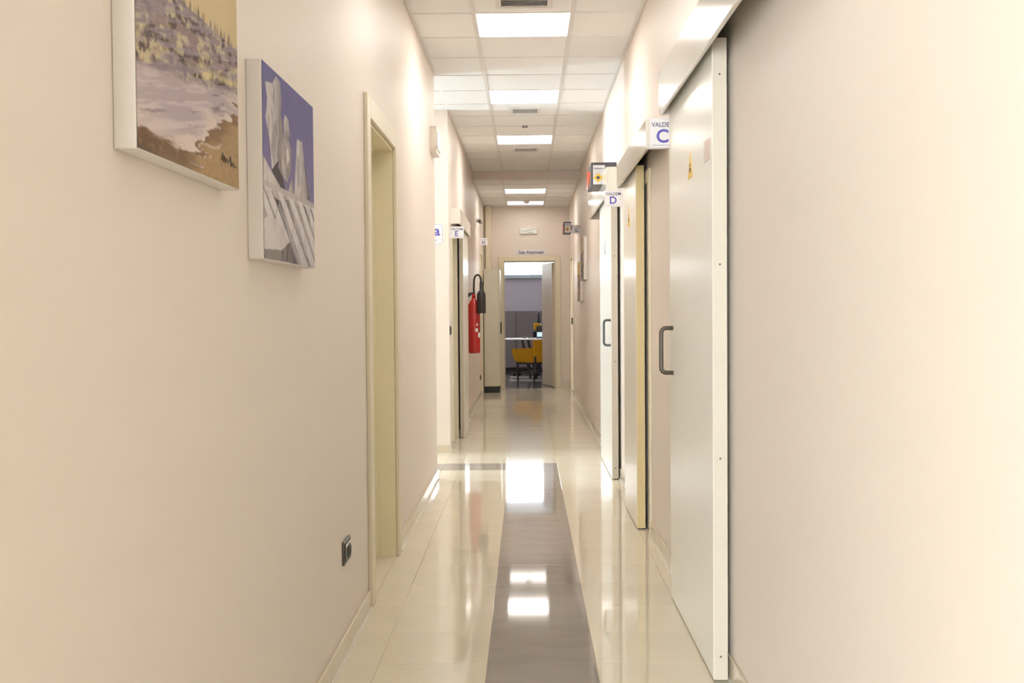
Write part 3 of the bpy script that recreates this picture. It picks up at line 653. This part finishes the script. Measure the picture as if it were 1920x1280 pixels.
def rocks(u, v):
    c = np.zeros(u.shape+(3,)); n = fbm(u, v, 24, 24, 3); n2 = fbm(u, v, 6, 40, 8); nl = fbm(u, v, 4, 4, 13)
    c[:] = lin(116, 110, 154); c = mixc(c, lin(134, 124, 162), sm(0.9, 0.35, v)*0.8); c = mixc(c, lin(104, 98, 142), sm(0.5, 0.7, n)*0.3)
    def shape(p, base, lo, lit=0.0, dirn=1):
        nonlocal c
        m = inpoly(u+0.006*(n-0.5), v+0.01*(nl-0.5), p); k = np.zeros_like(c); k[:] = base
        xs = [q[0] for q in p]; t = (u-min(xs))/(max(xs)-min(xs)); k = mixc(k, lo, sm(0.35, 1.0, t if dirn > 0 else 1-t)*0.7)
        k = mixc(k, lo, sm(0.52, 0.66, fbm(u*1.0, v, 30, 10, 45))*0.6); c = c*(1-m[..., None])+k*m[..., None]
    W = lin(206, 198, 196); Gy = lin(128, 120, 122); Dk = lin(86, 78, 82)
    shape([(0.05, 0.90), (0.17, 0.925), (0.24, 0.985), (0.31, 0.97), (0.33, 0.86), (0.27, 0.62), (0.28, 0.40), (0.16, 0.40), (0.12, 0.60), (0.05, 0.72), (0.08, 0.82)], W, Gy)
    shape([(0.14, 0.47), (0.28, 0.55), (0.38, 0.40), (0.42, 0.34), (0.20, 0.36)], Dk, Dk)
    shape([(0.27, 0.72), (0.32, 0.79), (0.37, 0.70), (0.34, 0.46), (0.26, 0.50)], lin(160, 148, 146), Gy)
    shape([(0.36, 0.76), (0.40, 0.815), (0.46, 0.80), (0.49, 0.72), (0.44, 0.68), (0.38, 0.70)], W, Gy)
    shape([(0.32, 0.60), (0.36, 0.70), (0.44, 0.715), (0.51, 0.64), (0.50, 0.52), (0.42, 0.445), (0.36, 0.46), (0.32, 0.52)], lin(192, 182, 180), Gy)
    shape([(0.41, 0.62), (0.45, 0.64), (0.47, 0.58), (0.43, 0.55)], lin(226, 218, 214), W)
    shape([(0.47, 0.44), (0.52, 0.49), (0.55, 0.42), (0.50, 0.33), (0.42, 0.35)], lin(196, 186, 184), Gy)
    shape([(0.63, 0.725), (0.74, 0.73), (0.85, 0.38), (0.84, 0.33), (0.55, 0.36)], W, lin(150, 142, 144))
    shape([(0.78, 0.62), (0.80, 0.60), (0.93, 0.36), (0.86, 0.34)], Gy, Dk)
    low = sm(0.40, 0.385, v+0.02*(nl-0.5)); k = np.zeros_like(c); k[:] = lin(178, 170, 170); k = mixc(k, Dk, sm(0.45, 0.6, fbm(u+v, v, 18, 6, 66))*0.6)
    c = c*(1-low[..., None])+k*low[..., None]
    shape([(0.0, 0.52), (0.12, 0.47), (0.30, 0.40), (0.34, 0.32), (0.0, 0.36)], lin(214, 204, 200), lin(170, 160, 158))
    shape([(0.0, 0.40), (1.0, 0.40), (1.0, 0.355), (0.0, 0.345)], lin(198, 188, 188), lin(176, 168, 170))
    shape([(0.14, 0.33), (0.26, 0.33), (0.24, 0.16), (0.20, 0.20)], Dk, Dk)
    for a in (-0.12, 0.02, 0.24, 0.44, 0.62, 0.78, 0.92):
        shape([(a, 0.37), (a+0.11, 0.37), (a+0.64, -0.02), (a+0.50, -0.02)], lin(220, 212, 212), lin(188, 180, 182))
        shape([(a+0.11, 0.36), (a+0.125, 0.36), (a+0.655, -0.02), (a+0.64, -0.02)], Gy, Gy)
    shape([(0.0, 0.20), (0.14, 0.24), (0.36, 0.17), (0.44, 0.06), (0.40, 0.02), (0.0, 0.02)], lin(218, 208, 206), lin(196, 186, 186))
    shape([(0.0, 0.05), (0.30, 0.06), (0.46, 0.12), (0.62, 0.0), (0.0, 0.0)], lin(150, 140, 138), Dk)
    return c
def dune(u, v):
    c = np.zeros(u.shape+(3,)); c[:] = lin(206, 186, 164); st = fbm(u, v, 3, 24, 4); c = mixc(c, lin(118, 98, 88), sm(0.72, 0.6, v)*sm(0.3, 0.6, st)); c = mixc(c, lin(84, 72, 70), sm(0.5, 0.7, fbm(u, v, 8, 16, 14))*sm(0.75, 0.6, v)); return c
def field(u, v):
    c = np.zeros(u.shape+(3,)); c[:] = lin(222, 182, 96); st = fbm(u, v, 3, 18, 6); c = mixc(c, lin(150, 112, 84), sm(0.72, 0.62, v)); c = mixc(c, lin(206, 172, 132), sm(0.45, 0.65, st)*sm(0.7, 0.5, v)); c = mixc(c, lin(112, 82, 66), sm(0.55, 0.7, fbm(u, v, 6, 12, 24))*sm(0.7, 0.6, v)); return c
def canvas(side, y0, y1, z0, z1, fn, nu, nv, label):
    X = XL if side < 0 else XR; xf = X-side*0.040
    t = thing('canvas_picture', (X, (y0+y1)/2, z0), label, 'picture', 'canvas pictures on the corridor walls')
    b = MB(); b.box(min(X, xf), max(X, xf)-(0.0006 if side < 0 else 0)+0, y0, y1, z0, z1, bev=0.003, seg=2)
    b.build('stretched_canvas', CANVAS, t)
    # printed face as a fine grid; u runs left to right as the viewer sees it
    uu, vv = np.meshgrid(np.linspace(0, 1, nu), np.linspace(0, 1, nv)); cc = fn(uu, vv)
    xx = xf-side*0.0004
    ys = y0+0.0025+(y1-y0-0.005)*(uu if side < 0 else 1-uu); zs = z0+0.0025+(z1-z0-0.005)*vv
    o_ = Vector((xx, (y0+y1)/2, z0))
    verts = np.stack([np.full(uu.shape, 0.0), ys-o_.y, zs-o_.z], -1).reshape(-1, 3)
    fs = []
    for j in range(nv-1):
        for i in range(nu-1):
            a = j*nu+i; f = (a, a+1, a+nu+1, a+nu); fs.append(f)
    me = bpy.data.meshes.new('print'); me.from_pydata(verts.tolist(), [], fs)
    ca = me.color_attributes.new('print', 'FLOAT_COLOR', 'POINT'); d = np.ones((nu*nv, 4)); d[:, :3] = np.clip(cc.reshape(-1, 3), 0, 1); ca.data.foreach_set('color', d.ravel())
    me.materials.append(PRINT); pr = bpy.data.objects.new('print', me); col.objects.link(pr); pr.parent = t; pr.location = o_-WLOC[t.name]; WLOC[pr.name] = o_
    return t, pr
t1, p1 = canvas(-1, 1.910, 2.590, 1.578, 2.078, beach, 260, 200, 'nearest canvas picture, foam running up a sandy beach below dunes')
sg = MB(); x = -0.6575
pts = [(2.435, 1.628), (2.445, 1.645), (2.450, 1.626), (2.457, 1.640), (2.466, 1.627), (2.476, 1.637), (2.486, 1.628), (2.500, 1.634), (2.508, 1.645), (2.514, 1.624), (2.524, 1.634), (2.536, 1.625), (2.548, 1.630), (2.560, 1.626)]
sg.tube([(x, a, b) for a, b in pts], 0.0011, 5); sg.build('signature', BROWN, t1)
canvas(-1, 2.826, 3.506, 1.432, 1.934, rocks, 230, 180, 'second canvas picture, pale standing rocks against a violet sky')
canvas(1, 13.21, 13.93, 1.645, 2.155, dune, 40, 40, 'canvas picture on the right wall hung higher and nearer, dark brown print')
canvas(1, 14.15, 14.87, 1.400, 1.910, field, 40, 40, 'canvas picture on the right wall hung lower and farther, yellow and brown print')

# ------------------------------------------------------------------ signs
FX = ((1, 0, 0), (0, 0, 1))
def flag_sign(letter, x0, x1, y, z0, z1, ink, label, arrow=0, head=True):
    t = thing('room_sign', ((x0+x1)/2, y, z0), label, 'sign', 'lettered flag signs over the doors')
    bx('plate', SIGN, t, x0, x1, y-0.004, y+0.004, z0, z1, bev=0.002)
    cx0 = (x0+x1)/2; hh = z1-z0; ww = x1-x0; wx = XR if x0 > 0 else XL
    MB().box(min(wx, x1) if x0 > 0 else wx, wx if x0 > 0 else max(wx+0.003, x0), y-0.006, y+0.006, z0+0.25*hh, z0+0.75*hh).build('wall_bracket', WHITEP, t) if (abs(wx-(x1 if x0 > 0 else x0)) > 0.002) else None
    text('VALDEM', 0.031, ww*0.86, GREYI if ink is not BLUE else NAVY, t, (cx0, y-0.0045, z1-hh*0.215), FX, bold=0.006)
    text(letter, hh*0.62, None, ink, t, (cx0, y-0.0045, z0+hh*0.40), FX)
    l = MB(); l.box(cx0-ww*0.4, cx0+ww*0.1, y-0.0046, y-0.004, z0+hh*0.08, z0+hh*0.10); l.box(cx0+ww*0.13, cx0+ww*0.4, y-0.0046, y-0.004, z0+hh*0.08, z0+hh*0.10)
    l.build('underline', GREYI, t)
    if arrow:
        a = MB(); ax_ = cx0+arrow*ww*0.40; zc = z0+hh*0.45
        for o in (0, 0.006): a.prism([(ax_+o*arrow, y-0.0046, zc), (ax_+o*arrow-arrow*0.005, y-0.0046, zc+0.005), (ax_+o*arrow-arrow*0.005, y-0.0046, zc-0.005)], (0, 0.0006, 0))
        a.build('arrow_mark', GREYI, t)
    return t
flag_sign('C', 0.590, XR, 5.38, 2.062, 2.202, BLUE, 'flag sign lettered C, half hidden by the nearest sliding door')
flag_sign('D', 0.578, XR-0.004, 8.33, 2.052, 2.172, BLUE, 'flag sign lettered D in front of the farthest right sliding door', arrow=1)
flag_sign('E', XL, -0.573, 10.31, 1.955, 2.063, BLUE, 'flag sign lettered E by the open sliding door on the left', arrow=-1)
flag_sign('H', XL, -0.582, 16.88, 2.268, 2.372, NAVY, 'flag sign lettered H by the narrow door on the far left', arrow=-1)
flag_sign('G', 0.596, XR-0.004, 14.70, 2.285, 2.385, NAVY, 'flag sign lettered G beside the smaller warning box', arrow=1)

# wall sign ending in "a" on the side corridor wall
sa = thing('wall_sign', (-0.93, YS1, 1.885), 'rounded white wall sign showing a blue letter a', 'sign')
def rrect(x0, x1, z0, z1, r, n=6):
    p = []
    for (cx_, cz, a0) in ((x1-r, z0+r, -PI/2), (x1-r, z1-r, 0), (x0+r, z1-r, PI/2), (x0+r, z0+r, PI)):
        for i in range(n+1): a = a0+PI/2*i/n; p.append((cx_+r*math.cos(a), cz+r*math.sin(a)))
    return p
m = MB(); m.prism([(x, YS1-0.004, z) for x, z in rrect(-1.115, -0.747, 1.885, 2.078, 0.03)], (0, 0.004, 0)); m.build('plate', SIGN, sa)
m = MB(); o_ = rrect(-1.109, -0.753, 1.891, 2.072, 0.026); i_ = rrect(-1.107, -0.755, 1.893, 2.070, 0.024)
vo = [m.bm.verts.new((x, YS1-0.0045, z)) for x, z in o_]; vi = [m.bm.verts.new((x, YS1-0.0045, z)) for x, z in i_]
for k in range(len(vo)): m.bm.faces.new((vo[k], vo[(k+1) % len(vo)], vi[(k+1) % len(vo)], vi[k]))
m.build('border_line', BLUE, sa)
text('a', 0.125, 0.058, BLUE, sa, (-0.803, YS1-0.0045, 2.000), FX)
m = MB(); m.cyl((-0.812, YS1-0.0046, 1.927), (-0.812, YS1-0.004, 1.927), 0.0045, n=10); m.build('dot_mark', BLUE, sa)

# room name over the end door, exit light above it
rs = thing('room_name_sign', (0.075, YE, 2.20), 'pale name plate reading Sala Anamnesi over the end door', 'sign')
bx('plate', SIGN, rs, -0.165, 0.315, YE-0.005, YE, 2.198, 2.285, bev=0.002)
text('Sala Anamnesi', 0.075, 0.41, NAVY, rs, (0.075, YE-0.0055, 2.243), FX)
ex = thing('exit_light', (0.037, YE, 2.545), 'small white exit light high on the end wall', 'emergency light')
bx('housing', WHITEP, ex, -0.105, 0.178, YE-0.035, YE, 2.545, 2.64, bev=0.006)
m = MB(); y = YE-0.0358
m.prism([(-0.085, y, 2.585), (0.02, y, 2.605), (0.10, y, 2.625), (0.165, y, 2.628), (0.165, y, 2.618), (0.09, y, 2.605), (0.0, y, 2.585), (-0.085, y, 2.575)], (0, 0.001, 0)); m.box(0.02, 0.12, y, y+0.001, 2.557, 2.575); m.build('pictogram', GREEN, ex)

# ------------------------------------------------------------------ X-ray warning boxes
def warn_box(x0, x1, y0, y1, z0, z1, label):
    t = thing('warning_light_box', ((x0+XR)/2, (y0+y1)/2, z0), label, 'warning light', 'radiation warning light boxes')
    h = z1-z0
    b = MB(); b.box(x0, XR if x1 > 0.6 else x1, y0, y1, z0, z1, bev=0.004)
    b.build('housing', DGREY, t)
    if x1 <= 0.6: MB().box(x1, XR, y0+0.04, y0+0.10, z0+0.3*h, z0+0.7*h).build('wall_arm', DGREY, t)
    w0, w1 = x0+0.014, min(x1-0.004, 0.62)
    fp = bx('label_panel', SIGN, t, w0, w1, y0-0.003, y0, z0+0.02*h, z1-0.13*h, bev=0.001)
    text('Radiazioni', 0.02, (w1-w0)*0.78, NAVY, fp, (w0+(w1-w0)*0.47, y0-0.0035, z1-0.27*h), FX)
    l = MB()
    for q in range(3): l.box(w0+0.008, w0+(w1-w0)*0.62, y0-0.0036, y0-0.003, z1-(0.40+0.07*q)*h, z1-(0.385+0.07*q)*h)
    l.build('text_lines', GREYI, fp)
    s = MB(); zc = z0+0.32*h; xm = w0+(w1-w0)*0.42; a = 0.22*h
    s.prism([(xm, y0-0.0038, zc-a), (xm+a, y0-0.0038, zc), (xm, y0-0.0038, zc+a), (xm-a, y0-0.0038, zc)], (0, 0.0008, 0)); s.build('warning_diamond', YEL, fp)
    s = MB(); s.cyl((xm, y0-0.0046, zc), (xm, y0-0.0038, zc), a*0.33, n=10); s.build('trefoil_mark', NAVY, fp)
    r = MB(); r.prism([(x0-0.0005, y1-0.01, z1-0.02*h), (x0-0.0005, y0+0.03*(y1-y0), z0+0.52*h), (x0-0.0005, y1-0.01, z0+0.06*h)], (-0.004, 0, 0)); r.build('red_lens', REDL, t)
warn_box(0.512, 0.66, 8.86, 9.40, 2.272, 2.448, 'larger dark radiation warning box on the right, above the daylit sliding door')
warn_box(0.492, 0.590, 14.80, 15.20, 2.300, 2.445, 'smaller dark radiation warning box on the far right, left of letter G')

# ------------------------------------------------------------------ wall fittings
el = thing('emergency_light', (XL, 8.45, 2.46), 'white rounded emergency light high at the end of the near left wall', 'emergency light')
m = MB(); m.prism([(XL, y, z) for y, z in rrect(8.275, 8.635, 2.458, 2.655, 0.045)], (0.045, 0, 0))
bmesh.ops.bevel(m.bm, geom=[e for e in m.bm.edges if abs(e.verts[0].co.x-(XL+0.045)) < 1e-4 and abs(e.verts[1].co.x-(XL+0.045)) < 1e-4], offset=0.01, segments=2, affect='EDGES')
m.build('housing', CREAMP, el)
m = MB(); m.prism([(XL+0.045, y, z) for y, z in rrect(8.31, 8.60, 2.49, 2.62, 0.03)], (0.008, 0, 0)); m.build('lens', WHITEP, el)

def outlet(y0, y1, z0, z1, label, X=XL):
    t = thing('wall_outlet', (X, (y0+y1)/2, z0), label, 'outlet')
    f = MB(); f.box(X, X+0.010, y0, y1, z0, z1, bev=0.003); f.build('frame', BRACK, t)
    ym, zm = (y0+y1)/2, (z0+z1)/2; hz = (z1-z0)/2
    bx('insert', BLACK, t, X+0.010, X+0.0125, y0+0.012, y1-0.012, z0+0.010, z1-0.010, bev=0.001)
    MB().box(X+0.0123, X+0.0135, y0+0.018, y1-0.018, z1-0.024, z1-0.014).build('indicator_strip', WHITEP, t)
    m = MB()
    m.cyl((X+0.012, ym+0.02, zm-0.004), (X+0.017, ym+0.02, zm-0.004), hz*0.68, hz*0.60, n=20); so = m.build('socket', BRACK, t)
    MB().cyl((X+0.0165, ym+0.02, zm-0.004), (X+0.0175, ym+0.02, zm-0.004), hz*0.48, n=20).build('socket_well', DARK, so)
outlet(4.185, 4.335, 0.343, 0.432, 'black wall outlet low on the left wall below the second canvas')
outlet(16.57, 16.66, 0.262, 0.345, 'black wall outlet low on the far left wall before the narrow door')
sw = thing('light_switch', (XL, 10.215, 1.075), 'black light switch at the corner left of the open sliding door', 'switch')
bx('plate', BLACK, sw, XL, XL+0.010, 10.175, 10.255, 1.075, 1.155, bev=0.002)
bx('rocker', BRACK, sw, XL+0.010, XL+0.014, 10.195, 10.235, 1.09, 1.14, bev=0.001)
cc = thing('security_camera', (XL, 15.8, 2.52), 'small black security camera high on the far left wall', 'camera')
MB().cyl((XL, 15.8, 2.55), (XL+0.03, 15.8, 2.55), 0.028, n=14).build('mount', WHITEP, cc)
m = MB(); m.cyl((XL+0.03, 15.8, 2.55), (XL+0.055, 15.78, 2.54), 0.012, n=10); m.cyl((XL+0.045, 15.84, 2.545), (XL+0.065, 15.73, 2.515), 0.026, 0.022, n=14); m.build('body', BLACK, cc)
MB().cyl((XL+0.065, 15.729, 2.515), (XL+0.066, 15.724, 2.514), 0.016, n=14).build('lens', STEEL, cc)

# fire extinguisher
fe = thing('fire_extinguisher', (-0.607, 12.9, 0.80), 'red fire extinguisher with black horn hung on the left wall', 'extinguisher')
X0, YX = -0.607, 12.9
m = MB(); m.lathe([(0.05, 0.803), (0.066, 0.808), (0.070, 0.825), (0.0715, 1.30), (0.070, 1.33), (0.058, 1.375), (0.040, 1.405), (0.026, 1.42), (0.024, 1.44)], X0, YX, 28); cyl = m.build('cylinder', RED, fe)
m = MB(); m.cyl((X0, YX, 1.44), (X0, YX, 1.475), 0.022, n=14); m.box(X0-0.02, X0+0.02, YX-0.02, YX+0.02, 1.455, 1.485, bev=0.004); m.build('valve', RED, fe)
m = MB(); m.prism([(X0-0.075, YX-0.013, 1.435), (X0-0.075, YX-0.013, 1.492), (X0+0.005, YX-0.013, 1.505), (X0+0.005, YX-0.013, 1.492)], (0, 0.026, 0)); m.build('lever', BLACK, fe)
pts = []
for i in range(15):
    a = PI*i/14; pts.append((-0.561-0.042*math.cos(PI-a)*-1*-1 if False else -0.561+0.042*-math.cos(a), YX-0.06*i/14, 1.625+0.075*math.sin(a)))
pts = [(X0+0.004, YX, 1.482), (X0+0.001, YX, 1.54)]+pts+[(-0.519, YX-0.06, 1.60)]
MB().tube(pts, 0.011, 8).build('hose', RUBBER, fe)
m = MB(); m.lathe([(0.050, 1.262), (0.052, 1.265), (0.050, 1.47), (0.046, 1.495), (0.030, 1.514), (0.019, 1.522), (0.018, 1.615), (0.014, 1.62)], -0.519, YX-0.06, 20); m.build('horn', RUBBER, fe)
m = MB(); m.box(XL, XL+0.03, YX-0.03, YX+0.03, 1.28, 1.37, bev=0.003); m.box(XL+0.02, X0-0.05, YX-0.02, YX+0.02, 1.31, 1.345); m.build('wall_bracket', RED, fe)
def sticker(name, mm, a0, a1, z0, z1, n=6):
    m = MB(); r = 0.0722; A = [m.bm.verts.new((X0+r*math.cos(a0+(a1-a0)*i/n), YX+r*math.sin(a0+(a1-a0)*i/n), z0)) for i in range(n+1)]
    B = [m.bm.verts.new((X0+r*math.cos(a0+(a1-a0)*i/n), YX+r*math.sin(a0+(a1-a0)*i/n), z1)) for i in range(n+1)]
    for i in range(n): m.bm.faces.new((A[i], A[i+1], B[i+1], B[i]))
    m.build(name, mm, cyl)
sticker('white_sticker', WHITEP, -1.30, -0.88, 1.05, 1.09); sticker('white_sticker', WHITEP, -0.85, -0.30, 0.985, 1.04); sticker('white_sticker', PINK, -1.15, -0.85, 1.12, 1.145)

# locker
lk = thing('locker', (-0.537, 18.08, 0), 'tall greige metal locker on a black plinth against the end wall', 'cabinet')
bx('body', LOCK, lk, -0.672, -0.440, 17.60, 18.33, 0.10, 1.935, bev=0.004)
bx('plinth', PLINTH, lk, -0.669, -0.436, 17.605, 18.32, 0.0, 0.10, bev=0.002)
for a, b in ((17.603, 17.963), (17.967, 18.327)):
    d = bx('locker_door', LOCK, lk, -0.4385, -0.418, a, b, 0.11, 1.928, bev=0.003)
    MB().box(-0.418, -0.405, a+0.02, a+0.045, 0.92, 1.105, bev=0.003, seg=1).build('handle', BLACK, d)

# ceiling fittings
def vent(x0, x1, y0, y1, z, label):
    t = thing('air_vent', ((x0+x1)/2, (y0+y1)/2, z-0.014), label, 'vent', 'square ceiling air vents')
    f = MB(); e = 0.032
    for b in ((x0, x1, y0, y0+e), (x0, x1, y1-e, y1), (x0, x0+e, y0+e, y1-e), (x1-e, x1, y0+e, y1-e)): f.box(*b, z-0.014, z-0.0005)
    f.build('frame', GRID, t)
    bx('backing', VENTB, t, x0+e, x1-e, y0+e, y1-e, z-0.004, z-0.001)
    n = 7; st = (y1-y0-2*e)/n
    for i in range(n):
        yc = y0+e+st*(i+0.5); s = MB(); s.box(x0+e, x1-e, yc-st*0.42, yc+st*0.42, z-0.0105, z-0.009, rot=Matrix.Rotation(0.42, 3, 'X'), piv=(0, yc, z-0.0098)); s.build('louvre', GRID, t)
vent(-0.170, 0.164, 6.38, 6.712, H1, 'air vent at the top edge, before the nearest lit ceiling panel')
vent(-0.145, 0.142, 10.03, 10.30, H1, 'air vent just past the second lit panel in the daylit ceiling bay')
vent(-0.150, 0.150, 12.48, 12.775, H1, 'beige louvred air vent just past the third lit panel')
sd = thing('ceiling_sensor', (-0.006, 11.03, H1-0.03), 'tiny ceiling sensor with dark windows between second vent and third panel', 'sensor')
m = MB(); m.lathe([(0.001, H1-0.0062), (0.030, H1-0.006), (0.034, H1-0.004), (0.036, H1-0.0005), (0.001, H1-0.0004)], -0.006, 11.03, 20); m.build('housing', CEIL, sd)
for k in (-1, 0, 1):
    m = MB(); m.box(-0.006+0.018*k-0.0055, -0.006+0.018*k+0.0055, 11.012, 11.024, H1-0.026, H1-0.0061); m.build('dark_window', BLACK, sd)
sk = thing('smoke_detector', (0.005, 17.66, H2-0.045), 'small white smoke detector before the last lit panel', 'smoke detector')
m = MB(); m.lathe([(0.018, H2-0.045), (0.035, H2-0.04), (0.045, H2-0.02), (0.05, H2-0.0045)], 0.005, 17.62, 20); m.build('housing', WHITEP, sk)
m = MB(); m.cyl((0.005, 17.62, H2-0.047), (0.005, 17.62, H2-0.045), 0.006, n=10); m.build('indicator', REDL, sk)
